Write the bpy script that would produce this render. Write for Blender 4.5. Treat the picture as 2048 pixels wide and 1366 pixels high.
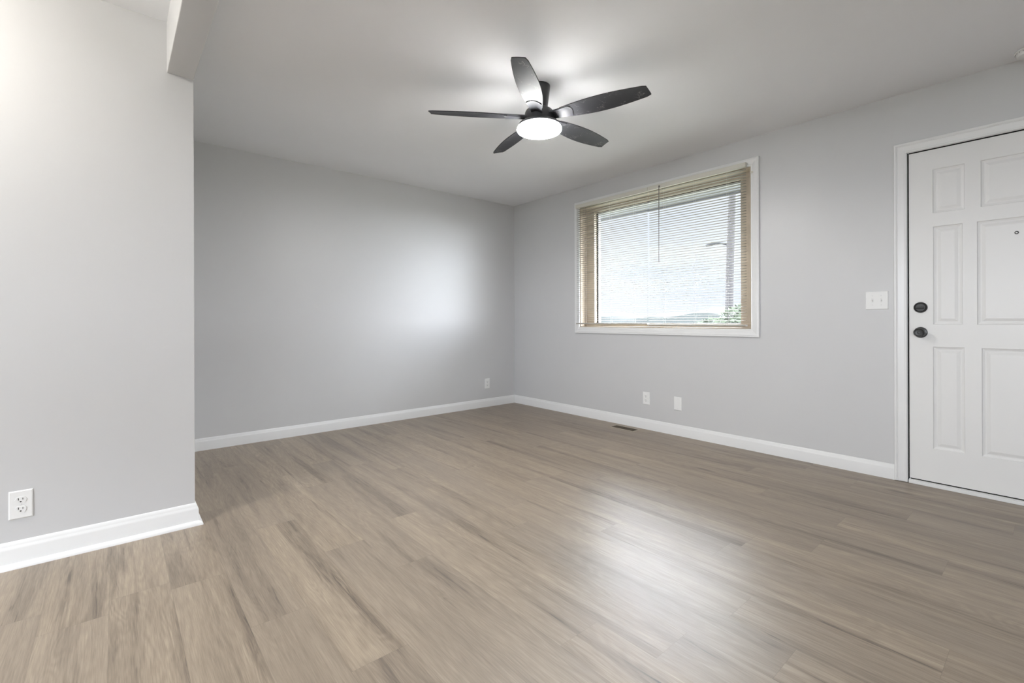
import bpy, bmesh, math, random
from mathutils import Vector, Matrix
for o in list(bpy.data.objects): bpy.data.objects.remove(o)
S = bpy.context.scene
C = S.collection
PI = math.pi
random.seed(7)

# ------------------------------------------------------------------ camera
YAW = 0.704; F_PX = 933.7; H = 1.0227
cd = bpy.data.cameras.new('camera'); cam = bpy.data.objects.new('camera', cd); C.objects.link(cam)
cd.sensor_width = 36.0; cd.lens = 36.0*F_PX/2048
cd.shift_y = -(683-640.4)/2048
cd.clip_start = 0.02; cd.clip_end = 500
cam.matrix_world = Matrix.Translation((0, 0, H)) @ Matrix.Rotation(-YAW, 4, 'Z') @ Matrix.Rotation(PI/2, 4, 'X') @ Matrix.Rotation(-0.0033, 4, 'Z')
S.camera = cam

# ------------------------------------------------------------------ exposure
vs = S.view_settings
vs.view_transform = 'Standard'; vs.look = 'None'; vs.gamma = 1; vs.use_curve_mapping = False
vs.exposure = 0.26

# ------------------------------------------------------------------ overcast sky, brightness shaped by direction to light the room
W = bpy.data.worlds.new('overcast_sky'); S.world = W; W.use_nodes = True
LOW_SKY, SIDE_SKY, BRIGHT_BAND = 1.0, 16.5, 62.0
nt = W.node_tree; N = nt.nodes; L = nt.links
for n in list(N): N.remove(n)
def wn(t, **k):
    n = N.new(t)
    for a, b in k.items(): setattr(n, a, b)
    return n
tc = wn('ShaderNodeTexCoord'); sx = wn('ShaderNodeSeparateXYZ'); L.new(tc.outputs['Generated'], sx.inputs[0])
el = wn('ShaderNodeMapRange', interpolation_type='SMOOTHSTEP')
el.inputs[1].default_value = 0.27; el.inputs[2].default_value = 0.345
el.inputs[3].default_value = 0.0; el.inputs[4].default_value = 1.0
L.new(sx.outputs[2], el.inputs[0])
bd = wn('ShaderNodeVectorMath', operation='DOT_PRODUCT')        # added dim patch low in the sky, where the camera looks out
bd.inputs[1].default_value = (math.cos(math.radians(32)), math.sin(math.radians(32)), 0); L.new(tc.outputs['Generated'], bd.inputs[0])
bk = wn('ShaderNodeMapRange', interpolation_type='SMOOTHSTEP')
for i_, v_ in ((1, .88), (2, .45), (3, 0), (4, 1)): bk.inputs[i_].default_value = v_
L.new(bd.outputs['Value'], bk.inputs[0])
dn = wn('ShaderNodeMapRange', interpolation_type='SMOOTHSTEP')   # added bright band above the dim patch for the floor highlight, dimmer higher up
for i_, v_ in ((1, .42), (2, .62), (3, BRIGHT_BAND), (4, 6.0)): dn.inputs[i_].default_value = v_
L.new(sx.outputs[2], dn.inputs[0])
e2 = wn('ShaderNodeMath', operation='MULTIPLY'); L.new(el.outputs[0], e2.inputs[0]); L.new(dn.outputs[0], e2.inputs[1])
b2 = wn('ShaderNodeMath', operation='MULTIPLY'); L.new(bk.outputs[0], b2.inputs[0]); b2.inputs[1].default_value = SIDE_SKY
mxx = wn('ShaderNodeMath', operation='MAXIMUM'); L.new(e2.outputs[0], mxx.inputs[0]); L.new(b2.outputs[0], mxx.inputs[1])
gd = wn('ShaderNodeVectorMath', operation='DOT_PRODUCT')        # added unseen glow right of the window, for the back wall highlight
gd.inputs[1].default_value = Vector((math.cos(math.radians(-60)), math.sin(math.radians(-60)), .12)).normalized(); L.new(tc.outputs['Generated'], gd.inputs[0])
gl = wn('ShaderNodeMapRange', interpolation_type='SMOOTHSTEP')
for i_, v_ in ((1, .86), (2, 1.0), (3, LOW_SKY), (4, 12.0)): gl.inputs[i_].default_value = v_
L.new(gd.outputs['Value'], gl.inputs[0])
ad = wn('ShaderNodeMath', operation='ADD'); L.new(mxx.outputs[0], ad.inputs[0]); L.new(gl.outputs[0], ad.inputs[1])
nz = wn('ShaderNodeTexNoise'); nz.inputs['Scale'].default_value = 3.0; nz.inputs['Detail'].default_value = 4
mp = wn('ShaderNodeMapping'); mp.inputs['Scale'].default_value = (1, 1, 3); L.new(tc.outputs['Generated'], mp.inputs[0]); L.new(mp.outputs[0], nz.inputs['Vector'])
cr = wn('ShaderNodeValToRGB'); cr.color_ramp.elements[0].position = .35; cr.color_ramp.elements[0].color = (.80, .86, .98, 1)
cr.color_ramp.elements[1].position = .6; cr.color_ramp.elements[1].color = (.94, .96, 1.0, 1)
L.new(nz.outputs[0], cr.inputs[0])
bg = wn('ShaderNodeBackground'); L.new(cr.outputs[0], bg.inputs[0]); L.new(ad.outputs[0], bg.inputs[1])
wo = wn('ShaderNodeOutputWorld'); L.new(bg.outputs[0], wo.inputs[0])

def portal(loc, rot, sx_, sy_):
    d = bpy.data.lights.new('window_portal', 'AREA'); d.shape = 'RECTANGLE'; d.size = sx_; d.size_y = sy_
    d.cycles.is_portal = True
    o = bpy.data.objects.new('window_portal', d); C.objects.link(o); o.location = loc; o.rotation_euler = rot

# ------------------------------------------------------------------ dimensions
XR = 3.7845; YB = 4.4103; ZC = 2.44; XL = -4.0; YF = -3.0
PY = 2.83; BX0 = 0.194; BX1 = 0.303; ZC2 = 2.485; T = 0.14
WY0, WY1, WZ0, WZ1 = 1.566, 3.331, 0.947, 2.216          # front window opening
DY0, DY1, DZ1 = -0.300, 0.627, 2.060                      # entry door opening
portal((XR+.16, (WY0+WY1)/2, (WZ0+WZ1)/2), (0, PI/2, 0), WZ1-WZ0, WY1-WY0)

# ------------------------------------------------------------------ materials
def mat(name, col, rough=.5, spec=.5, metal=0, emit=None, es=0):
    m = bpy.data.materials.new(name); m.use_nodes = True
    b = m.node_tree.nodes['Principled BSDF']
    b.inputs['Base Color'].default_value = (*col, 1); b.inputs['Roughness'].default_value = rough
    b.inputs['Specular IOR Level'].default_value = spec; b.inputs['Metallic'].default_value = metal
    if emit: b.inputs['Emission Color'].default_value = (*emit, 1); b.inputs['Emission Strength'].default_value = es
    return m
class G:
    """small node graph helper"""
    def __init__(s, m): s.t = m.node_tree; s.b = s.t.nodes['Principled BSDF']
    def n(s, t, _in=None, **k):
        n = s.t.nodes.new(t)
        for a, b in k.items(): setattr(n, a, b)
        for a, v in (_in or {}).items():
            if hasattr(v, 'is_linked') or isinstance(v, bpy.types.NodeSocket): s.t.links.new(v, n.inputs[a])
            else: n.inputs[a].default_value = v
        return n
    def math(s, op, a, b=0, c=None):
        d = {0: a, 1: b}
        if c is not None: d[2] = c
        return s.n('ShaderNodeMath', d, operation=op).outputs[0]
    def link(s, a, b): s.t.links.new(a, b)
def grainy(m, scale, strength, dist=.002, var=0.0, vs_=1.5):
    g = G(m); tc = g.n('ShaderNodeTexCoord')
    nz = g.n('ShaderNodeTexNoise', {'Vector': tc.outputs['Object'], 'Scale': scale, 'Detail': 3})
    bp = g.n('ShaderNodeBump', {'Height': nz.outputs[0], 'Strength': strength, 'Distance': dist})
    g.link(bp.outputs[0], g.b.inputs['Normal'])
    if var:
        base = g.b.inputs['Base Color'].default_value[:]
        n2 = g.n('ShaderNodeTexNoise', {'Vector': tc.outputs['Object'], 'Scale': vs_, 'Detail': 4})
        r = g.n('ShaderNodeValToRGB', {0: n2.outputs[0]})
        r.color_ramp.elements[0].position = .3; r.color_ramp.elements[1].position = .7
        r.color_ramp.elements[0].color = tuple(c*(1-var) for c in base[:3])+(1,)
        r.color_ramp.elements[1].color = tuple(min(1, c*(1+var)) for c in base[:3])+(1,)
        g.link(r.outputs[0], g.b.inputs['Base Color'])
    return m
M = {}
M['wall'] = grainy(mat('pale grey wall paint', (.60, .60, .603), .40, .75), 260, .05, .001, .012)
M['ceiling'] = grainy(mat('flat white ceiling paint', (.885, .895, .915), .6, .3), 120, .08, .001, .012)
M['trim'] = grainy(mat('white semi-gloss trim paint', (.785, .785, .78), .32, .5), 90, .03, .001)
M['door'] = grainy(mat('white door paint', (.78, .775, .765), .38, .5), 60, .06, .001)
M['plastic'] = mat('white switch plastic', (.82, .82, .81), .3)
M['slot'] = mat('dark socket slot', (.02, .018, .016), .6)
M['gap'] = mat('dark gap seal', (.012, .011, .010), .8, .2)
M['black'] = mat('black lock metal', (.012, .012, .013), .32, .6)
M['steel'] = mat('steel', (.6, .6, .6), .3, .5, 1)
M['screw'] = mat('painted screw', (.72, .72, .71), .35)
M['blind'] = mat('cream vinyl slat', (.31, .295, .258), .5, .3)
M['headrail'] = mat('cream headrail enamel', (.66, .64, .57), .4)
M['rail'] = mat('putty bottom rail enamel', (.42, .40, .355), .45)
M['cord'] = mat('white ladder cord', (.75, .74, .70), .8)
M['wand'] = mat('smoky clear wand', (.16, .15, .15), .2)
M['jamb'] = grainy(mat('window wood with warm light tint', (.47, .40, .315), .5), 30, .1, .001, .08, 12)  # warm light on the jamb and stop, put into their colour
M['vinyl'] = mat('white vinyl sash', (.36, .36, .38), .4)
M['fan'] = mat('black fan enamel', (.015, .015, .017), .3, .6)
M['fan_grey'] = mat('graphite fan housing', (.05, .05, .055), .38, .5)
M['diffuser'] = mat('lit white diffuser', (.9, .9, .9), .4, .5, 0, (1, .99, .975), 105)
M['register'] = mat('tan register metal', (.38, .33, .26), .45)
M['register_slot'] = mat('brown register louvre', (.10, .075, .045), .5)
M['void'] = mat('dark duct', (.01, .009, .008), .9, .1)
M['siding'] = mat('outside siding', (.55, .55, .55), .7)
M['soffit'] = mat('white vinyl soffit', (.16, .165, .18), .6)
M['wood_pole'] = mat('weathered pole', (.020, .019, .020), .8, .2)
M['metal_grey'] = mat('grey lamp metal', (.02, .021, .022), .8, .1)
M['leaf'] = grainy(mat('green leaves', (.028, .036, .022), .7, .2), 5, .1, .01, .35, 2.0)
M['bark'] = mat('bark', (.12, .09, .07), .9, .1)
M['hill'] = grainy(mat('hazy distant trees', (.020, .023, .022), .9, .1), .4, .1, .01, .12, .3)
M['lawn'] = grainy(mat('pale dry lawn', (.12, .125, .10), .95, .1), 3, .1, .01, .15, .8)
M['lamp'] = mat('lit ceiling globe', (.9, .9, .9), .4, .5, 0, (1, .95, .87), 22)

def floor_mat():
    m = mat('greige oak vinyl plank', (.4, .34, .27), .34, .8); g = G(m)
    PW, PL_ = .1803, 1.22
    tc = g.n('ShaderNodeTexCoord'); s = g.n('ShaderNodeSeparateXYZ', {0: tc.outputs['Object']})
    X, Y = s.outputs[0], s.outputs[1]
    u = g.math('DIVIDE', g.math('ADD', X, .0205+PW*40), PW)
    col = g.math('FLOOR', u); fu = g.math('FRACT', u)
    wn1 = g.n('ShaderNodeTexWhiteNoise', {'W': col}, noise_dimensions='1D').outputs[0]
    v = g.math('ADD', g.math('DIVIDE', Y, PL_), g.math('ADD', wn1, 20))
    row = g.math('FLOOR', v); fv = g.math('FRACT', v)
    idv = g.n('ShaderNodeCombineXYZ', {0: col, 1: row})
    wn2 = g.n('ShaderNodeTexWhiteNoise', {'Vector': idv.outputs[0]}, noise_dimensions='3D')
    r1 = wn2.outputs['Value']
    rs = g.n('ShaderNodeSeparateColor', {0: wn2.outputs['Color']})
    r2, r3 = rs.outputs[0], rs.outputs[1]
    off = g.math('MULTIPLY', r2, 37.0)
    def noise(sxx, syy, scale, detail=4, dist=0.0, rough=.5):
        cv = g.n('ShaderNodeCombineXYZ', {0: g.math('MULTIPLY', X, sxx), 1: g.math('MULTIPLY', Y, syy), 2: off})
        return g.n('ShaderNodeTexNoise', {'Vector': cv.outputs[0], 'Scale': scale, 'Detail': detail, 'Distortion': dist, 'Roughness': rough}).outputs[0]
    broad = noise(9, .65, 1.0, 3, .6)
    mid = noise(28, 1.7, 1.0, 5, 1.2, .6)
    fine = noise(240, 9, 1.0, 3, .2, .6)
    # cathedral grain: rings of a distorted field
    fld = noise(6.5, .8, 1.0, 2, .8)
    rings = g.math('SINE', g.math('MULTIPLY', fld, 120))
    rings = g.math('MULTIPLY', rings, g.math('SUBTRACT', mid, .3))
    # knots
    kv = g.n('ShaderNodeCombineXYZ', {0: g.math('MULTIPLY', X, 4.2), 1: g.math('MULTIPLY', Y, 1.5), 2: off})
    vo = g.n('ShaderNodeTexVoronoi', {'Vector': kv.outputs[0], 'Scale': 1.0})
    kn = g.n('ShaderNodeMapRange', {0: g.math('ADD', vo.outputs['Distance'], g.math('MULTIPLY', g.math('SUBTRACT', mid, .5), .12)), 1: .02, 2: .15, 3: 1.0, 4: 0.0}, interpolation_type='SMOOTHSTEP').outputs[0]
    vc = g.n('ShaderNodeSeparateColor', {0: vo.outputs['Color']}).outputs[0]
    kn = g.math('MULTIPLY', kn, g.math('GREATER_THAN', vc, .72))
    # tone
    heart = g.n('ShaderNodeMapRange', {0: noise(11, .55, 1.0, 4, .9, .55), 1: .50, 2: .70, 3: 0.0, 4: 1.0}, interpolation_type='SMOOTHSTEP').outputs[0]
    crack = g.n('ShaderNodeMapRange', {0: noise(70, 3.0, 1.0, 3, 1.0, .6), 1: .56, 2: .68, 3: 0.0, 4: 1.0}).outputs[0]
    pale = g.n('ShaderNodeMapRange', {0: noise(95, 3.5, 1.3, 3, 1.4, .6), 1: .58, 2: .70, 3: 0.0, 4: 1.0}).outputs[0]
    hair = noise(420, 14, 1.0, 2, .0, .5)
    t = g.math('ADD', g.math('ADD', .10, g.math('MULTIPLY', broad, .60)), g.math('MULTIPLY', mid, .50))
    t = g.math('ADD', t, g.math('MULTIPLY', g.math('SUBTRACT', fine, .5), .42))
    t = g.math('ADD', t, g.math('MULTIPLY', g.math('SUBTRACT', hair, .5), .60))
    t = g.math('ADD', t, g.math('MULTIPLY', rings, .22))
    t = g.math('ADD', t, g.math('MULTIPLY', g.math('SUBTRACT', r1, .5), .08))
    t = g.math('SUBTRACT', t, g.math('MULTIPLY', heart, .29))
    t = g.math('SUBTRACT', t, g.math('MULTIPLY', g.math('MULTIPLY', crack, g.math('ADD', heart, .25)), .32))
    t = g.math('ADD', t, g.math('MULTIPLY', pale, .13))
    t = g.math('SUBTRACT', t, g.math('MULTIPLY', kn, .40))
    rp = g.n('ShaderNodeValToRGB', {0: g.math('ADD', t, -.04)})
    e = rp.color_ramp.elements
    e[0].position = .02; e[0].color = FL_DK
    e[1].position = .98; e[1].color = FL_LT
    k = e.new(.50); k.color = FL_MD
    # plank to plank warm / cool shift
    hv = g.n('ShaderNodeMix', {'Factor': g.math('MULTIPLY', r3, .35), 'A': rp.outputs[0], 'B': (.242, .198, .160, 1)}, data_type='RGBA')
    # fetch proper sockets for the colour mix
    hv.inputs[6].default_value = (0, 0, 0, 1); g.link(rp.outputs[0], hv.inputs[6]); hv.inputs[7].default_value = (.242, .198, .160, 1)
    # seams
    def edge(f, w): return g.math('ADD', g.math('LESS_THAN', f, w), g.math('GREATER_THAN', f, 1-w))
    sm = g.math('MINIMUM', g.math('ADD', edge(fu, .0035), edge(fv, .0006)), 1)
    sc = g.n('ShaderNodeMix', data_type='RGBA'); g.link(g.math('MULTIPLY', sm, .30), sc.inputs[0]); g.link(hv.outputs[2], sc.inputs[6]); sc.inputs[7].default_value = (.09, .075, .06, 1)
    g.link(sc.outputs[2], g.b.inputs['Base Color'])
    hgt = g.math('SUBTRACT', g.math('ADD', g.math('MULTIPLY', fine, .5), g.math('MULTIPLY', mid, .3)), g.math('MULTIPLY', sm, .6))
    bp = g.n('ShaderNodeBump', {'Height': hgt, 'Strength': .12, 'Distance': .0012})
    g.link(bp.outputs[0], g.b.inputs['Normal'])
    g.link(g.math('ADD', FL_RG, g.math('MULTIPLY', fine, .10)), g.b.inputs['Roughness'])
    return m
FL_DK = (.095, .073, .054, 1); FL_MD = (.258, .203, .149, 1); FL_LT = (.425, .345, .255, 1); FL_RG = .36
M['floor'] = floor_mat()

def glass_mat():
    m = bpy.data.materials.new('clear window glass'); m.use_nodes = True
    t = m.node_tree
    for n in list(t.nodes): t.nodes.remove(n)
    tr = t.nodes.new('ShaderNodeBsdfTransparent'); tr.inputs[0].default_value = (.95, .96, .96, 1)
    gs = t.nodes.new('ShaderNodeBsdfGlossy'); gs.inputs['Roughness'].default_value = .02
    fr = t.nodes.new('ShaderNodeFresnel'); geo = t.nodes.new('ShaderNodeNewGeometry'); mr = t.nodes.new('ShaderNodeMapRange')
    mr.inputs[3].default_value = 1.45; mr.inputs[4].default_value = 1/1.45   # thin pane: same reflectance from both faces
    t.links.new(geo.outputs['Backfacing'], mr.inputs[0]); t.links.new(mr.outputs[0], fr.inputs[0])
    mx = t.nodes.new('ShaderNodeMixShader'); o = t.nodes.new('ShaderNodeOutputMaterial')
    t.links.new(fr.outputs[0], mx.inputs[0]); t.links.new(tr.outputs[0], mx.inputs[1]); t.links.new(gs.outputs[0], mx.inputs[2]); t.links.new(mx.outputs[0], o.inputs[0])
    return m
M['glass'] = glass_mat()
def blade_mat():
    m = mat('glossy black fan blade', (.035, .036, .042), .42, .4); g = G(m)
    tc = g.n('ShaderNodeTexCoord')
    n1 = g.n('ShaderNodeTexNoise', {'Vector': tc.outputs['Object'], 'Scale': 9, 'Detail': 3, 'Distortion': 3.0})
    ln = g.math('ABSOLUTE', g.math('SUBTRACT', n1.outputs[0], .5))
    li = g.n('ShaderNodeMapRange', {0: ln, 1: 0.0, 2: .012, 3: 1.0, 4: 0.0}).outputs[0]
    n2 = g.n('ShaderNodeTexNoise', {'Vector': tc.outputs['Object'], 'Scale': 14, 'Detail': 2})
    mk = g.n('ShaderNodeMapRange', {0: n2.outputs[0], 1: .52, 2: .62, 3: 0.0, 4: 1.0}).outputs[0]
    f = g.math('MULTIPLY', li, mk)
    mx = g.n('ShaderNodeMix', data_type='RGBA'); g.link(g.math('MULTIPLY', f, .6), mx.inputs[0])
    mx.inputs[6].default_value = (.035, .036, .042, 1); mx.inputs[7].default_value = (.45, .44, .43, 1)
    g.link(mx.outputs[2], g.b.inputs['Base Color'])
    g.link(g.math('ADD', .52, g.math('MULTIPLY', f, .2)), g.b.inputs['Roughness'])
    return m
M['blade'] = blade_mat()

# ------------------------------------------------------------------ mesh helpers
def obj(name, bm, m, parent=None, smooth=False, bevel=0, segs=2, loc=None):
    me = bpy.data.meshes.new(name); bmesh.ops.recalc_face_normals(bm, faces=bm.faces); bm.to_mesh(me); bm.free()
    o = bpy.data.objects.new(name, me); C.objects.link(o)
    if isinstance(m, (list, tuple)):
        for q in m: me.materials.append(M[q])
    else: me.materials.append(M[m])
    if parent: o.parent = parent
    if loc: o.location = loc
    if smooth:
        for p in me.polygons: p.use_smooth = True
        try: me.set_sharp_from_angle(angle=math.radians(35))
        except Exception: pass
    if bevel:
        b = o.modifiers.new('bevel', 'BEVEL'); b.width = bevel; b.segments = segs; b.limit_method = 'ANGLE'; b.harden_normals = False
    return o
def tag(o, label=None, cat=None, group=None, kind=None):
    if label: o['label'] = label
    if cat: o['category'] = cat
    if group: o['group'] = group
    if kind: o['kind'] = kind
    return o
def struct(name, bm, m, label, **k): return tag(obj(name, bm, m, **k), label, 'setting' if False else None, kind='structure')
def thing(name, label, cat, loc=(0, 0, 0), rot=(0, 0, 0), group=None, kind=None):
    o = bpy.data.objects.new(name, None); o.empty_display_size = .05; C.objects.link(o); o.location = loc; o.rotation_euler = rot
    return tag(o, label, cat, group, kind)
def box(bm, a, b, mi=0):
    vs_ = [bm.verts.new((x, y, z)) for x in (a[0], b[0]) for y in (a[1], b[1]) for z in (a[2], b[2])]
    for f in ((0, 1, 3, 2), (4, 6, 7, 5), (0, 4, 5, 1), (2, 3, 7, 6), (0, 2, 6, 4), (1, 5, 7, 3)):
        bm.faces.new([vs_[i] for i in f]).material_index = mi
    return bm
def B(*boxes):
    bm = bmesh.new()
    for a, b in boxes: box(bm, a, b)
    return bm
def lathe(prof, n=64, axis='Z', bm=None, c=(0, 0, 0), cap=True):
    bm = bm or bmesh.new(); rings = []
    for r, z in prof:
        ring = []
        for i in range(n):
            a = 2*PI*i/n
            p = (r*math.cos(a), r*math.sin(a), z)
            if axis == 'X': p = (z, p[0], p[1])
            if axis == 'Y': p = (p[0], z, p[1])
            ring.append(bm.verts.new(Vector(p)+Vector(c)))
        rings.append(ring)
    for a, b in zip(rings, rings[1:]):
        for i in range(n): bm.faces.new((a[i], a[(i+1) % n], b[(i+1) % n], b[i]))
    if cap: bm.faces.new(rings[0]); bm.faces.new(rings[-1])
    return bm
def tube(bm, pts, r, n=8):
    rings = []
    for i, p in enumerate(pts):
        p = Vector(p); d = (Vector(pts[min(i+1, len(pts)-1)])-Vector(pts[max(i-1, 0)])).normalized()
        a = d.orthogonal().normalized(); b = d.cross(a)
        rr = r[i] if isinstance(r, (list, tuple)) else r
        rings.append([bm.verts.new(p+a*rr*math.cos(2*PI*k/n)+b*rr*math.sin(2*PI*k/n)) for k in range(n)])
    for A, Bq in zip(rings, rings[1:]):
        for k in range(n): bm.faces.new((A[k], A[(k+1) % n], Bq[(k+1) % n], Bq[k]))
    bm.faces.new(rings[0]); bm.faces.new(rings[-1])
    return bm
def extr(bm, prof, path):
    """prof: list of (out, z); path: list of (x, y, outdir) - vertices of the swept profile, mitred by the caller"""
    rings = []
    for (x, y, d) in path: rings.append([bm.verts.new((x+d[0]*o, y+d[1]*o, z)) for o, z in prof])
    for A, Bq in zip(rings, rings[1:]):
        for k in range(len(prof)): 
            k2 = (k+1) % len(prof); bm.faces.new((A[k], A[k2], Bq[k2], Bq[k]))
    bm.faces.new(rings[0]); bm.faces.new(rings[-1])
    return bm
def casing(bm, x, sgn, corners, prof, closed):
    """frame moulding on a wall x = const. corners: (y, z, dy, dz) inner corner and its mitre direction; prof (w, h)"""
    rings = [[bm.verts.new((x-sgn*h, y+dy*w, z+dz*w)) for w, h in prof] for y, z, dy, dz in corners]
    n = len(rings)
    for i in range(n if closed else n-1):
        A, Bq = rings[i], rings[(i+1) % n]
        for k in range(len(prof)):
            k2 = (k+1) % len(prof); bm.faces.new((A[k], A[k2], Bq[k2], Bq[k]))
    if not closed: bm.faces.new(rings[0]); bm.faces.new(rings[-1])
    return bm
def holed(bm, u0, u1, z0, z1, holes, put):
    """wall of boxes around rectangular holes; put(ua, ub, za, zb) adds one box"""
    holes = sorted(holes); u = u0
    for ha, hb, za, zb in holes:
        put(u, ha, z0, z1)
        if za > z0: put(ha, hb, z0, za)
        if zb < z1: put(ha, hb, zb, z1)
        u = hb
    put(u, u1, z0, z1)

# ------------------------------------------------------------------ room shell
struct('floor', B(((XL-T, YF-T, -.1), (XR+.02, YB+T, 0))), 'floor', 'greige oak plank floor running toward the back wall')
struct('ceiling', B(((BX1-.005, YF-T, ZC), (XR+T, YB+T, ZC+.12))), 'ceiling', 'flat white ceiling above the ceiling fan')
struct('ceiling', B(((XL-T, YF-T, ZC2), (BX0+.005, PY+.05, ZC2+.12))), 'ceiling', 'white ceiling strip left of the header beam')
bm = bmesh.new()
holed(bm, YF-T, YB+T, 0, ZC+.1, [(DY0, DY1, -.0, DZ1), (WY0, WY1, WZ0, WZ1)], lambda a, b, c, d: box(bm, (XR, a, c), (XR+T, b, d)))
struct('wall_right', bm, 'wall', 'pale grey wall with the window and the entry door')
struct('wall_back', B(((BX0, YB, 0), (XR, YB+T, ZC+.1))), 'wall', 'pale grey back wall, blank but for one outlet')
struct('wall_partition', B(((XL-T, PY, 0), (BX1, PY+.11, ZC2+.1))), 'wall', 'pale grey partition wall at the left edge', bevel=.003)
struct('wall_left', B(((BX0, PY+.1, 0), (BX1, YB, ZC+.1))), 'wall', 'return wall behind the partition')
struct('wall_header', B(((BX0, YF, 2.238), (BX1, PY+.002, ZC2+.1))), 'wall', 'pale header beam across the wide opening', bevel=.003)
# walls behind and beside the camera, with unseen windows added to light the room
REAR = [(-2.6, -2.2, 1.5, 2.1)]
bm = bmesh.new()
holed(bm, XL-T, XR+T, 0, ZC2+.1, sorted(REAR), lambda a, b, c, d: box(bm, (a, YF-T, c), (b, YF, d)))
struct('wall_front', bm, 'wall', 'wall behind the camera')
SIDE = [(-2.8, 1.0, .95, 2.15)]
bm = bmesh.new()
holed(bm, YF-T, PY, 0, ZC2+.1, SIDE, lambda a, b, c, d: box(bm, (XL-T, a, c), (XL, b, d)))
struct('wall_left', bm, 'wall', 'far side wall of the adjoining room')
def plain_window(name, axis, a, b, z0, z1, pos):
    bm = bmesh.new(); w = .05
    def bx(a0, b0, c0, d0, t0, t1):
        if axis == 'Y': box(bm, (a0, pos-t1, c0), (b0, pos-t0, d0))
        else: box(bm, (pos-t1, a0, c0), (pos-t0, b0, d0))
    for q in ((a, b, z0, z0+w), (a, b, z1-w, z1), (a, a+w, z0+w, z1-w), (b-w, b, z0+w, z1-w), ((a+b)/2-w/2, (a+b)/2+w/2, z0+w, z1-w)): bx(*q, .04, .1)
    r = struct(name, bm, 'vinyl', None)
    bm = bmesh.new(); bx(a+w, b-w, z0+w, z1-w, .068, .072)
    obj('window_pane', bm, 'glass', r)
plain_window('fill_window_2', 'Y', *REAR[0], YF); plain_window('fill_window_3', 'X', *SIDE[0], XL)
for a, b, z0, z1 in REAR: portal(((a+b)/2, YF-T-.02, (z0+z1)/2), (PI/2, 0, 0), b-a, z1-z0)
a, b, z0, z1 = SIDE[0]; portal((XL-T-.02, (a+b)/2, (z0+z1)/2), (0, -PI/2, 0), z1-z0, b-a)

# baseboards
BASE = [(0, 0), (.014, 0), (.014, .068), (.0125, .074), (.009, .079), (.0085, .083), (.006, .089), (.0035, .094), (0, .096)]
bm = bmesh.new()
extr(bm, BASE, [(XR, .690, (-1, 0)), (XR, YB-.0, (-1, -1))])
struct('baseboard_right', bm, 'trim', 'white baseboard under the window', smooth=True)
bm = bmesh.new(); extr(bm, BASE, [(XR, YF, (-1, 0)), (XR, DY0-.062, (-1, 0))]); struct('baseboard_right', bm, 'trim', 'white baseboard beyond the door', smooth=True)
bm = bmesh.new(); extr(bm, BASE, [(XR, YB, (-1, -1)), (BX1, YB, (1, -1))])
struct('baseboard_back', bm, 'trim', 'white baseboard along the back wall', smooth=True)
BP = [(o, z*1.13) for o, z in BASE]
bm = bmesh.new(); extr(bm, BP, [(XL, PY, (0, -1)), (BX1, PY, (1, -1)), (BX1, YB, (1, -1))])
bb = struct('baseboard_left', bm, 'trim', 'tall white baseboard along the partition', smooth=True)
SH = [(.014, 0), (.032, 0), (.0315, .006), (.029, .012), (.024, .017), (.018, .020), (.014, .021)]
bm = bmesh.new(); extr(bm, SH, [(XL, PY, (0, -1)), (BX1, PY, (1, -1)), (BX1, YB, (1, -1))])
struct('trim_1', bm, 'trim', 'white shoe moulding at the foot of the partition baseboard', smooth=True)

# ------------------------------------------------------------------ front window
CAS = [(0, 0), (0, .011), (.004, .014), (.010, .0125), (.014, .015), (.030, .0165), (.046, .019), (.052, .0175), (.060, .0185), (.062, .016), (.062, 0)]
bm = bmesh.new()
casing(bm, XR, 1, [(WY0, WZ0, -1, -1), (WY1, WZ0, 1, -1), (WY1, WZ1, 1, 1), (WY0, WZ1, -1, 1)], CAS, True)
win = struct('window_1', bm, 'trim', 'white-cased picture window behind two mini blinds')
d0, d1, d2 = XR-.002, XR+.095, XR+.145
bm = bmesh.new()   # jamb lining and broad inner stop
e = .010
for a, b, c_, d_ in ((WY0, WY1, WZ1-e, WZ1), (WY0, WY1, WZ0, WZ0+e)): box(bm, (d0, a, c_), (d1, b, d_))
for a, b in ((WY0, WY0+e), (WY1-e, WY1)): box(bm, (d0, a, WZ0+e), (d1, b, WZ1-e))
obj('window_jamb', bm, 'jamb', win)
IY0, IY1, IZ0, IZ1 = 1.690, 3.213, .986, 2.166
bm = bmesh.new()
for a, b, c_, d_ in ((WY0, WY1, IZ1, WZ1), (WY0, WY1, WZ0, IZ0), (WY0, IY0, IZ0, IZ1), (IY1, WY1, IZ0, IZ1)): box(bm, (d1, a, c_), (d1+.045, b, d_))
tag(obj('window_stop', bm, 'jamb', win, bevel=.002), 'broad wooden stop around the glass, warm light painted in as tan')
bm = bmesh.new(); w = .022
q = (IY0-.004, IY1+.004, IZ0-.004, IZ1+.004)
for a, b, c_, d_ in ((q[0], q[1], q[3]-w, q[3]), (q[0], q[1], q[2], q[2]+w*.5), (q[0], q[0]+w*.5, q[2], q[3]), (q[1]-w, q[1], q[2], q[3])): box(bm, (d1+.046, a, c_), (d1+.085, b, d_))
obj('window_sash', bm, 'vinyl', win, bevel=.002)
bm = bmesh.new(); box(bm, (d1+.040, IY1-.009, IZ0), (d1+.0455, IY1-.001, IZ1)); box(bm, (d1+.040, IY0+.001, IZ1-.004), (d1+.0455, IY1-.009, IZ1-.001))
obj('window_gap_shade', bm, 'gap', win)  # dark strips painting the shaded gap between frame and sash
bm = bmesh.new(); box(bm, (d1+.060, q[0]+.01, q[2]+.01), (d1+.064, q[1]-.01, q[3]-.01))
obj('window_pane', bm, 'glass', win)

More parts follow.
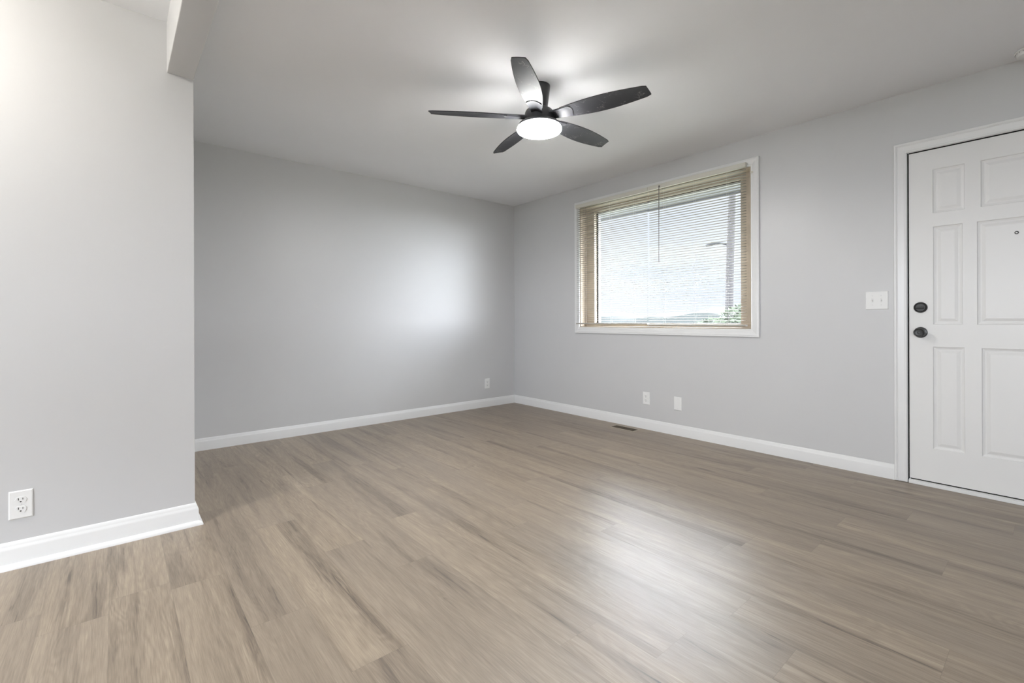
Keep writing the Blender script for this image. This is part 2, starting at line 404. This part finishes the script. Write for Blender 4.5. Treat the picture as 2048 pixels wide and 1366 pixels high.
# mini blinds: two side by side in front of the casing
def slats_bm(yc0, yc1, z_bot, z_top, pitch, tilt):
    bm = bmesh.new(); z = z_top
    prof = [(-.0125, 0), (-.0085, .0013), (-.004, .0020), (0, .0022), (.004, .0020), (.0085, .0013), (.0125, 0)]
    while z > z_bot:
        tl = tilt+random.uniform(-.012, .012); ca, sa = math.cos(tl), math.sin(tl)
        sag = random.uniform(-.0006, .0006)
        A = []; Bq = []
        for yy, L_ in ((yc0, A), (yc1, Bq)):
            for off in (0, -.0004):
                for x, h in prof: L_.append(bm.verts.new((x*ca-h*sa, yy, z+x*sa+h*ca+off+sag)))
        n = len(prof)
        for k in range(n-1):
            bm.faces.new((A[k], A[k+1], Bq[k+1], Bq[k])); bm.faces.new((A[n+k], A[n+k+1], Bq[n+k+1], Bq[n+k]))
        for k in (0, n-1): bm.faces.new((A[k], A[n+k], Bq[n+k], Bq[k]))
        z -= pitch
    return bm
def blind(y0, y1, zt, zb, ladders, label, wand=None, dz=0, tilt=-3.0):
    r = thing('mini_blind', label, 'blind', (XR-.034, (y0+y1)/2, zt), group='cream mini blinds on the front window')
    cy = (y0+y1)/2; R_ = lambda y: y-cy; Z_ = lambda z: z-zt
    bm = bmesh.new()
    box(bm, (-.0135, R_(y0), -.026), (.0135, R_(y1), .012))
    obj('headrail', bm, 'headrail', r, bevel=.003)
    obj('slats', slats_bm(R_(y0)+.004, R_(y1)-.004, Z_(zb)+.024, -.044+dz, .0214, math.radians(tilt)), 'blind', r, smooth=True)
    bm = bmesh.new(); box(bm, (-.012, R_(y0)+.002, Z_(zb)-.0065), (.012, R_(y1)-.002, Z_(zb)+.0065)); obj('bottom_rail', bm, 'rail', r, bevel=.003)
    for yy in (y0, y1):
        bm = bmesh.new(); s_ = 1 if yy > cy else -1
        box(bm, (-.013, R_(yy)-s_*.001-.002, Z_(zb)-.007), (.013, R_(yy)-s_*.001+.002, Z_(zb)+.007)); obj('end_cap', bm, 'screw', r)
    for ly in ladders:
        bm = bmesh.new()
        for x in (-.0138, .0138): tube(bm, [(x, R_(ly), -.026), (x, R_(ly), Z_(zb))], .0006, 5)
        obj('ladder_cord', bm, 'cord', r)
    if wand:
        bm = bmesh.new(); tube(bm, [(-.020, R_(wand), -.010), (-.021, R_(wand), -.03), (-.022, R_(wand)+.001, 1.540-zt)], .0036, 6)
        w_ = obj('tilt_wand', bm, 'wand', r)
        bm = bmesh.new(); box(bm, (-.022, R_(wand)-.005, -.016), (-.012, R_(wand)+.005, -.006)); obj('wand_hook', bm, 'wand', w_)
    return r
blind(2.474, 3.352, 2.234, .985, (3.227, 2.897, 2.621), 'cream mini blind covering the left half of the window, without a wand', dz=.004, tilt=-1.0)
blind(1.590, 2.466, 2.236, .975, (2.304, 2.015, 1.739), 'cream mini blind covering the right half of the window, dark wand hanging in front', wand=2.344)
bm = bmesh.new(); lathe([(.004, -.004), (.010, -.003), (.010, .003), (.004, .004)], 20, 'X', bm)
o = tag(obj('cord_cleat', bm, 'headrail', smooth=True), 'small round cream cleat at the top right inner corner of the window casing', 'cleat'); o.location = (XR-.022, 1.555, 2.165)

# ------------------------------------------------------------------ entry door
DC = [(0, 0), (0, .012), (.003, .014), (.010, .014), (.012, .0115), (.026, .0135), (.042, .017), (.046, .0145), (.052, .019), (.060, .0195), (.063, .016), (.063, 0)]
bm = bmesh.new()
casing(bm, XR, 1, [(DY1, 0.003, 1, 0), (DY1, DZ1, 1, 1), (DY0, DZ1, -1, 1), (DY0, 0.003, -1, 0)], DC, False)
trim2 = struct('trim_2', bm, 'trim', 'white moulded casing around the entry door')
bm = bmesh.new()  # jamb
box(bm, (XR-.001, DY1-.002, 0), (XR+T, DY1+.0, DZ1)); box(bm, (XR-.001, DY0, 0), (XR+T, DY0+.002, DZ1)); box(bm, (XR-.001, DY0, DZ1-.002), (XR+T, DY1, DZ1))
obj('door_jamb', bm, 'trim', trim2)
bm = bmesh.new()
box(bm, (XR+.001, DY1-.009+.0035, .0), (XR+T, DY1-.002, DZ1-.002)); box(bm, (XR+.001, DY0+.002, .0), (XR+T, DY0+.0055, DZ1-.002)); box(bm, (XR+.001, DY0+.006, DZ1-.0055), (XR+T, DY1-.009, DZ1-.002))
obj('weather_strip', bm, 'gap', trim2)
bm = bmesh.new(); box(bm, (XR-.012, DY0, 0), (XR+T, DY1-.006, .020)); box(bm, (XR-.004, DY0, .02), (XR+T, DY1-.006, .024))
struct('trim_3', bm, 'trim', 'white sill strip under the entry door', bevel=.002)
bm = bmesh.new(); box(bm, (XR+.01, DY0+.003, .0241), (XR+T-.02, DY1-.012, .031)); obj('weather_strip', bm, 'gap', trim2)
def door():
    y0, y1, z0, z1 = DY0+.008, DY1-.0085, .031, 2.0515
    xf, xb = XR+.004, XR+.048
    bm = bmesh.new(); cx = (y0+y1)/2
    def mir(y): return 2*cx-y
    rows = [(.232, .853, (.368, .507), .298), (.988, 1.583, (.376, .505), .316), (1.664, 1.931, (.366, .507), .300)]
    grid = []
    PR = [(0, 0), (.003, .005), (.014, .009), (.019, .009), (.034, .0035), (.036, .003)]
    zc = z0
    def quad(p): bm.faces.new([bm.verts.new(v) for v in p])
    def flat(a, b, c_, d_, x=xf): quad([(x, a, c_), (x, b, c_), (x, b, d_), (x, a, d_)])
    for za, zb, (pa, pb), cw in rows:
        flat(y0, y1, zc, za)
        cols = [(mir(pb), mir(pa)), (mir(cw), cw), (pa, pb)]
        u = y0
        for a, b in cols:
            flat(u, a, za, zb); u = b
            for (i0, h0), (i1, h1) in zip(PR, PR[1:]):
                o_ = [(a+i0, za+i0), (b-i0, za+i0), (b-i0, zb-i0), (a+i0, zb-i0)]
                n_ = [(a+i1, za+i1), (b-i1, za+i1), (b-i1, zb-i1), (a+i1, zb-i1)]
                for k in range(4):
                    k2 = (k+1) % 4
                    quad([(xf+h0, *o_[k]), (xf+h0, *o_[k2]), (xf+h1, *n_[k2]), (xf+h1, *n_[k])])
            i, h = PR[-1]; flat(a+i, b-i, za+i, zb-i, xf+h)
        flat(u, y1, za, zb); zc = zb
    flat(y0, y1, zc, z1)
    quad([(xb, y0, z0), (xb, y1, z0), (xb, y1, z1), (xb, y0, z1)])
    quad([(xf, y0, z0), (xb, y0, z0), (xb, y0, z1), (xf, y0, z1)]); quad([(xf, y1, z0), (xb, y1, z0), (xb, y1, z1), (xf, y1, z1)])
    quad([(xf, y0, z0), (xf, y1, z0), (xb, y1, z0), (xb, y0, z0)]); quad([(xf, y0, z1), (xf, y1, z1), (xb, y1, z1), (xb, y0, z1)])
    bmesh.ops.remove_doubles(bm, verts=bm.verts, dist=.00001)
    d = struct('door_1', bm, 'door', 'white panelled entry door with black knob and deadbolt')
    bm = bmesh.new(); lathe([(.033, 0), (.033, -.004), (.030, -.008), (.020, -.010), (.0115, -.014), (.0115, -.030), (.018, -.034), (.0255, -.042), (.0275, -.050), (.0265, -.058), (.022, -.063), (.0195, -.0625), (.018, -.061), (.008, -.0605), (.007, -.062), (.001, -.0625)], 48, 'X', bm, (xf, .564, .939))
    tag(obj('door_knob', bm, 'black', d, smooth=True), 'round black door knob')
    bm = bmesh.new(); lathe([(.033, 0), (.033, -.005), (.031, -.010), (.026, -.015), (.024, -.0135), (.0235, -.011), (.001, -.011)], 48, 'X', bm, (xf, .564, 1.093))
    db = tag(obj('deadbolt', bm, 'black', d, smooth=True), 'black deadbolt plate above the knob')
    bm = bmesh.new(); box(bm, (xf-.026, .564-.021, 1.091-.0055), (xf-.009, .564+.021, 1.091+.0055)); obj('thumb_turn', bm, 'black', db, bevel=.003)
    bm = bmesh.new(); lathe([(.0085, 0), (.0085, -.002), (.006, -.003), (.005, -.001)], 24, 'X', bm, (xf+.003, .160, 1.497), cap=False)
    ph = obj('peephole', bm, 'black', d, smooth=True)
    bm = bmesh.new(); lathe([(.0055, -.001), (.004, -.0022), (.0005, -.0026)], 20, 'X', bm, (xf+.003, .160, 1.497)); obj('lens', bm, 'steel', ph, smooth=True)
door()

# ------------------------------------------------------------------ outlets and switch (built facing -Y, width along X)
def plate_bm(w, h, d=.006):
    bm = bmesh.new(); r = .0035
    A = [bm.verts.new((x, 0, z)) for x, z in ((-w/2, -h/2), (w/2, -h/2), (w/2, h/2), (-w/2, h/2))]
    Bq = [bm.verts.new((x, -d*.45, z)) for x, z in ((-w/2, -h/2), (w/2, -h/2), (w/2, h/2), (-w/2, h/2))]
    Cq = [bm.verts.new((x, -d, z)) for x, z in ((-w/2+r, -h/2+r), (w/2-r, -h/2+r), (w/2-r, h/2-r), (-w/2+r, h/2-r))]
    for P, Q in ((A, Bq), (Bq, Cq)):
        for i in range(4): bm.faces.new((P[i], P[(i+1) % 4], Q[(i+1) % 4], Q[i]))
    bm.faces.new(Cq); bm.faces.new(A)
    return bm
def outlet(loc, rz, label, sc=1.0):
    r = thing('wall_outlet', label, 'outlet', loc, (0, 0, rz), group='white duplex outlets')
    obj('cover_plate', plate_bm(.0715*sc, .1165*sc), 'plastic', r)
    for s in (-1, 1):
        bm = bmesh.new(); pts = []
        for k in range(40):
            a = 2*PI*k/40; x = .0172*math.cos(a); z = .0172*math.sin(a)
            z = max(-.0135, min(.0135, z)); pts.append((x, z))
        A = [bm.verts.new((x, -.005, z+s*.0195)) for x, z in pts]; Bq = [bm.verts.new((x*.97, -.0085, z*.97+s*.0195)) for x, z in pts]
        for k in range(40): bm.faces.new((A[k], A[(k+1) % 40], Bq[(k+1) % 40], Bq[k]))
        bm.faces.new(Bq)
        f = obj('receptacle_face', bm, 'plastic', r)
        bm = bmesh.new()
        box(bm, (-.0078, -.0090, s*.0195+.0000), (-.0054, -.0080, s*.0195+.0090)); box(bm, (.0054, -.0090, s*.0195+.0008), (.0074, -.0080, s*.0195+.0082))
        lathe([(.0028, -.0080), (.0028, -.0090)], 14, 'Y', bm, (0, 0, s*.0195-.0068))
        obj('contact_slot', bm, 'slot', f)
    bm = bmesh.new(); lathe([(.0032, -.0055), (.0032, -.0070), (.002, -.0075)], 16, 'Y', bm); obj('screw', bm, 'screw', r)
    return r
outlet((-.3045, PY, .2575), 0, 'large white duplex outlet low on the left partition wall')
outlet((3.355, YB, .2740), 0, 'small white duplex outlet on the back wall near the corner')
outlet((XR, 2.517, .2885), -PI/2, 'white duplex outlet below the window, left of the blank plate')
r = thing('blank_plate', 'white blank cover plate below the window, right of the outlet', 'wall plate', (XR, 2.196, .2805), (0, 0, -PI/2))
obj('cover_plate', plate_bm(.0735, .117), 'plastic', r)
for s in (-1, 1):
    bm = bmesh.new(); lathe([(.003, -.0055), (.003, -.0066), (.002, -.007)], 14, 'Y', bm, (0, 0, s*.042)); obj('screw', bm, 'screw', r)
r = thing('light_switch', 'white double toggle light switch on the wall left of the door casing', 'light switch', (XR, .780, 1.144), (0, 0, -PI/2))
obj('cover_plate', plate_bm(.119, .117), 'plastic', r)
for s in (-1, 1):
    bm = bmesh.new(); x = s*.023
    box(bm, (x-.0052, -.0068, -.012), (x+.0052, -.0055, .012)); f = obj('toggle_slot', bm, 'screw', r)
    bm = bmesh.new(); box(bm, (x-.0042, -.016, -.004), (x+.0042, -.006, .004))
    for v in bm.verts:
        if v.co.y < -.01: v.co.z = v.co.z*.7-.006; v.co.x = x+(v.co.x-x)*.8
    obj('toggle', bm, 'plastic', f, bevel=.001)
    for q in (-1, 1):
        bm = bmesh.new(); lathe([(.003, -.0055), (.003, -.0066), (.002, -.007)], 14, 'Y', bm, (x, 0, q*.030)); obj('screw', bm, 'screw', r)

# ------------------------------------------------------------------ floor register
r = thing('floor_register', 'tan metal floor register with brown louvres by the right baseboard', 'vent', (3.649, 2.666, 0))
bm = bmesh.new(); a, b, h = .063, .140, .004; ia, ib = .044, .124
O1 = [(-a, -b), (a, -b), (a, b), (-a, b)]; I1 = [(-ia, -ib), (ia, -ib), (ia, ib), (-ia, ib)]
Lq = [[bm.verts.new((x, y, z)) for x, y in P] for P, z in ((O1, .0003), (O1, .0015), ([(x*.93, y*.97) for x, y in O1], h), (I1, h), (I1, .0005))]
for P, Q in zip(Lq, Lq[1:]):
    for i in range(4): bm.faces.new((P[i], P[(i+1) % 4], Q[(i+1) % 4], Q[i]))
obj('register_frame', bm, 'register', r)
bm = bmesh.new(); box(bm, (-ia, -ib, .0004), (ia, ib, .0010)); obj('duct_opening', bm, 'void', r)
bm = bmesh.new()
for i in range(30):
    y = -ib+.004+i*(2*ib-.008)/29
    box(bm, (-ia, y-.0017, .001), (ia, y+.0017, .0034))
for x in (-.015, .015): box(bm, (x-.0015, -ib, .001), (x+.0015, ib, .0036))
obj('louvres', bm, 'register_slot', r)

# ------------------------------------------------------------------ smoke detector at the top right corner of the view
r = thing('smoke_detector', 'white round smoke detector on the ceiling above the door', 'smoke detector', (3.675, .096, ZC))
bm = lathe([(.062, 0), (.066, -.004), (.066, -.010), (.063, -.012)], 48); obj('mount_base', bm, 'plastic', r, smooth=True)
bm = lathe([(.062, -.012), (.061, -.024), (.056, -.031), (.040, -.035), (.001, -.036)], 48); c_ = obj('detector_cover', bm, 'plastic', r, smooth=True)
bm = bmesh.new()
for k in range(24):
    a = 2*PI*k/24
    p = Vector((.0632*math.cos(a), .0632*math.sin(a), -.0155)); box(bm, p-Vector((.0008, .0008, .0022)), p+Vector((.0008, .0008, .0022)))
obj('vent_slots', bm, 'gap', c_)

# ------------------------------------------------------------------ ceiling fan
HX, HY = 1.960, 2.047
fan = thing('ceiling_fan', 'black five-blade ceiling fan with a lit round white light', 'ceiling fan', (HX, HY, ZC))
obj('canopy', lathe([(.062, 0), (.0665, -.002), (.0665, -.008), (.064, -.030), (.058, -.075), (.053, -.115), (.050, -.140), (.049, -.160)]), 'fan', fan, smooth=True)
obj('motor_housing', lathe([(.049, -.140), (.070, -.146), (.082, -.154), (.087, -.165), (.088, -.182), (.088, -.212), (.086, -.222), (.060, -.224)]), 'fan_grey', fan, smooth=True)
lk = obj('light_kit', lathe([(.070, -.216), (.092, -.222), (.116, -.228), (.125, -.234), (.129, -.241), (.129, -.249), (.118, -.2505)], cap=False), 'fan_grey', fan, smooth=True)
obj('light_diffuser', lathe([(.122, -.2500), (.131, -.252), (.1355, -.260), (.1355, -.266), (.131, -.273), (.115, -.278), (.08, -.283), (.04, -.286), (.001, -.287)]), 'diffuser', lk, smooth=True)
def blade_mesh():
    bm = bmesh.new(); n = 22; R0, R1 = .150, .655; rows = []
    for i in range(n+1):
        s = i/n; x = R0+(R1-R0)*s
        # leading edge bows out, trailing edge straighter; widest just past the middle, cut tip
        def hw(q, k): return k*(1-q)+.041*q+(.058-.041)*math.sin(PI*q**.95)*1.25
        wl = hw(s, .043)+.006*math.sin(PI*s); wt = hw(s, .043)
        if s > .975: k = (s-.975)/.025; wl -= .007*k*k; wt -= .004*k*k
        row = []
        for j in range(7):
            t_ = j/6; y = -wt+(wl+wt)*t_
            z = -.010*(2*t_-1)**2*(1-.85*s)+.006*(1-.6*s)
            xx = x+(s**8)*.012*(t_-.5)
            row.append((xx, y, z))
        rows.append(row)
    top = [[bm.verts.new((x, y, z+.0028)) for x, y, z in r_] for r_ in rows]
    bot = [[bm.verts.new((x, y, z-.0028)) for x, y, z in r_] for r_ in rows]
    for i in range(n):
        for j in range(6):
            bm.faces.new((top[i][j], top[i+1][j], top[i+1][j+1], top[i][j+1])); bm.faces.new((bot[i][j], bot[i][j+1], bot[i+1][j+1], bot[i+1][j]))
        for j in (0, 6): bm.faces.new((top[i][j], bot[i][j], bot[i+1][j], top[i+1][j]))
    for i in (0, n):
        for j in range(6): bm.faces.new((top[i][j], top[i][j+1], bot[i][j+1], bot[i][j]))
    return bm
def arm_mesh():
    bm = bmesh.new(); n = 8; rows = []
    for i in range(n+1):
        s = i/n; x = .070+.130*s; w_ = .034+.012*s*s
        row = []
        for j in range(7):
            t_ = j/6; y = -w_+2*w_*t_; bow = .014*(1-(2*t_-1)**2)*s
            row.append((x+bow, y, -.010*(2*t_-1)**2+.0055))
        rows.append(row)
    top = [[bm.verts.new((x, y, z+.0045)) for x, y, z in r_] for r_ in rows]
    bot = [[bm.verts.new((x, y, z-.0055)) for x, y, z in r_] for r_ in rows]
    for i in range(n):
        for j in range(6):
            bm.faces.new((top[i][j], top[i+1][j], top[i+1][j+1], top[i][j+1])); bm.faces.new((bot[i][j], bot[i][j+1], bot[i+1][j+1], bot[i+1][j]))
        for j in (0, 6): bm.faces.new((top[i][j], bot[i][j], bot[i+1][j], top[i+1][j]))
    for i in (0, n):
        for j in range(6): bm.faces.new((top[i][j], top[i][j+1], bot[i][j+1], bot[i][j]))
    return bm
b0 = obj('blade', blade_mesh(), 'blade', fan, smooth=True); a0 = obj('blade_arm', arm_mesh(), 'blade', b0, smooth=True)
PITCH = math.radians(-13)
for k, az in enumerate((1.8, 73.8, 145.8, -142.2, -70.2)):
    if k == 0: b_ = b0
    else:
        b_ = b0.copy(); C.objects.link(b_); b_.parent = fan
        a_ = a0.copy(); C.objects.link(a_); a_.parent = b_
    b_.location = (0, 0, -.188)
    b_.rotation_euler = (Matrix.Rotation(math.radians(az), 3, 'Z') @ Matrix.Rotation(PITCH, 3, 'X')).to_euler()

# ------------------------------------------------------------------ flush ceiling lights out of view
def flush(loc, label, st):
    r = thing('ceiling_light', label, 'ceiling light', loc)
    obj('light_base', lathe([(.15, 0), (.155, -.006), (.15, -.02), (.14, -.022)]), 'plastic', r, smooth=True)
    m = M['lamp'].copy(); M['lamp%g' % st] = m; m.node_tree.nodes['Principled BSDF'].inputs['Emission Strength'].default_value = st
    obj('light_globe', lathe([(.13, -.02), (.14, -.03), (.14, -.13), (.13, -.145), (.08, -.152), (.04, -.154), (.001, -.155)]), 'lamp%g' % st, r, smooth=True)
flush((-1.0, 2.32, ZC2), 'flush round ceiling light in the adjoining room', 62)

# ------------------------------------------------------------------ outside the window
struct('ground', B(((XR+T, -60, -.55), (140, 90, -.5)), ((-60, -60, -.55), (XR+T, YF-T, -.5)), ((-60, YF-T, -.55), (XL-T, 90, -.5))), 'lawn', 'pale ground outside')
bm = bmesh.new(); box(bm, (XR+T, -4, 2.225), (XR+T+.52, 6, 2.24)); box(bm, (XR+T+.50, -4, 2.20), (XR+T+.52, 6, 2.40))
struct('trim_4', bm, 'soffit', 'pale roof eave seen through the top of the window')
r = thing('utility_pole', 'leaning utility pole with a street lamp arm outside the window', 'utility pole', (14, 6.48, -.5))
bm = bmesh.new(); tube(bm, [(0, 0, 0), (0, -.06, 3.0), (0, -.20, 7.0)], [.125, .11, .09], 12); obj('pole', bm, 'wood_pole', r, smooth=True)
bm = bmesh.new(); tube(bm, [(0, -.07, 3.75), (0, .25, 3.85), (0, .5, 3.87)], .03, 8); obj('lamp_arm', bm, 'metal_grey', r, smooth=True)
bm = bmesh.new(); tube(bm, [(0, .38, 3.86), (0, .50, 3.85), (0, .68, 3.82)], [.03, .065, .03], 10); obj('lamp_head', bm, 'metal_grey', r, smooth=True)
def foliage(cx, n, size, blobs):
    bm = bmesh.new()
    for _ in range(n):
        bx_ = random.choice(blobs); v = Vector((random.gauss(0, 1), random.gauss(0, 1), random.gauss(0, 1))).normalized()*random.uniform(.6, 1)**.5
        p = Vector((bx_[0]+v.x*bx_[3], bx_[1]+v.y*bx_[3], bx_[2]+v.z*bx_[3]*.8)) 
        d = Vector((random.gauss(0, 1), random.gauss(0, 1), random.gauss(0, 1))).normalized(); e_ = d.orthogonal().normalized(); s_ = size*random.uniform(.6, 1.3)
        bm.faces.new([bm.verts.new(p+d*s_), bm.verts.new(p+e_*s_*.5), bm.verts.new(p-d*s_), bm.verts.new(p-e_*s_*.5)])
    return bm
def tree(loc, blobs, label, h, n=2600, size=.09):
    r = thing('tree', label, 'tree', loc)
    obj('foliage', foliage(0, n, size, blobs), 'leaf', r)
    bm = bmesh.new(); tube(bm, [(0, 0, 0), (.05, .02, h*.5), (0, 0, h)], [.10, .07, .04], 8); obj('trunk', bm, 'bark', r, smooth=True)
tree((13, 5.55, -.5), [(0, 0, 1.35, .75), (0, .55, 1.05, .6), (0, -.6, 1.6, .8), (.3, .2, .7, .7)], 'bushy green tree beside the utility pole, seen low through the right blind', 1.3)
tree((15, 7.5, -.5), [(0, 0, 1.1, .6), (0, .7, .9, .5), (0, -.6, 1.1, .6), (0, 1.4, .8, .4)], 'lower green bush left of the utility pole, seen through the blind', 1.0)
bm = bmesh.new()
hn = 40; prev = None
for i in range(hn+1):
    y = 5+45*i/hn; z = 2.0+.35*math.sin(i*.35+2)+.18*math.sin(i*1.1+1)
    row = [bm.verts.new((45, y, -.5)), bm.verts.new((47, y, z*.7)), bm.verts.new((52, y, z)), bm.verts.new((60, y, -.5))]
    if prev:
        for a, b in zip(range(3), range(1, 4)): bm.faces.new((prev[a], row[a], row[b], prev[b]))
    prev = row
struct('hills', bm, 'hill', 'hazy distant tree line outside', smooth=True)
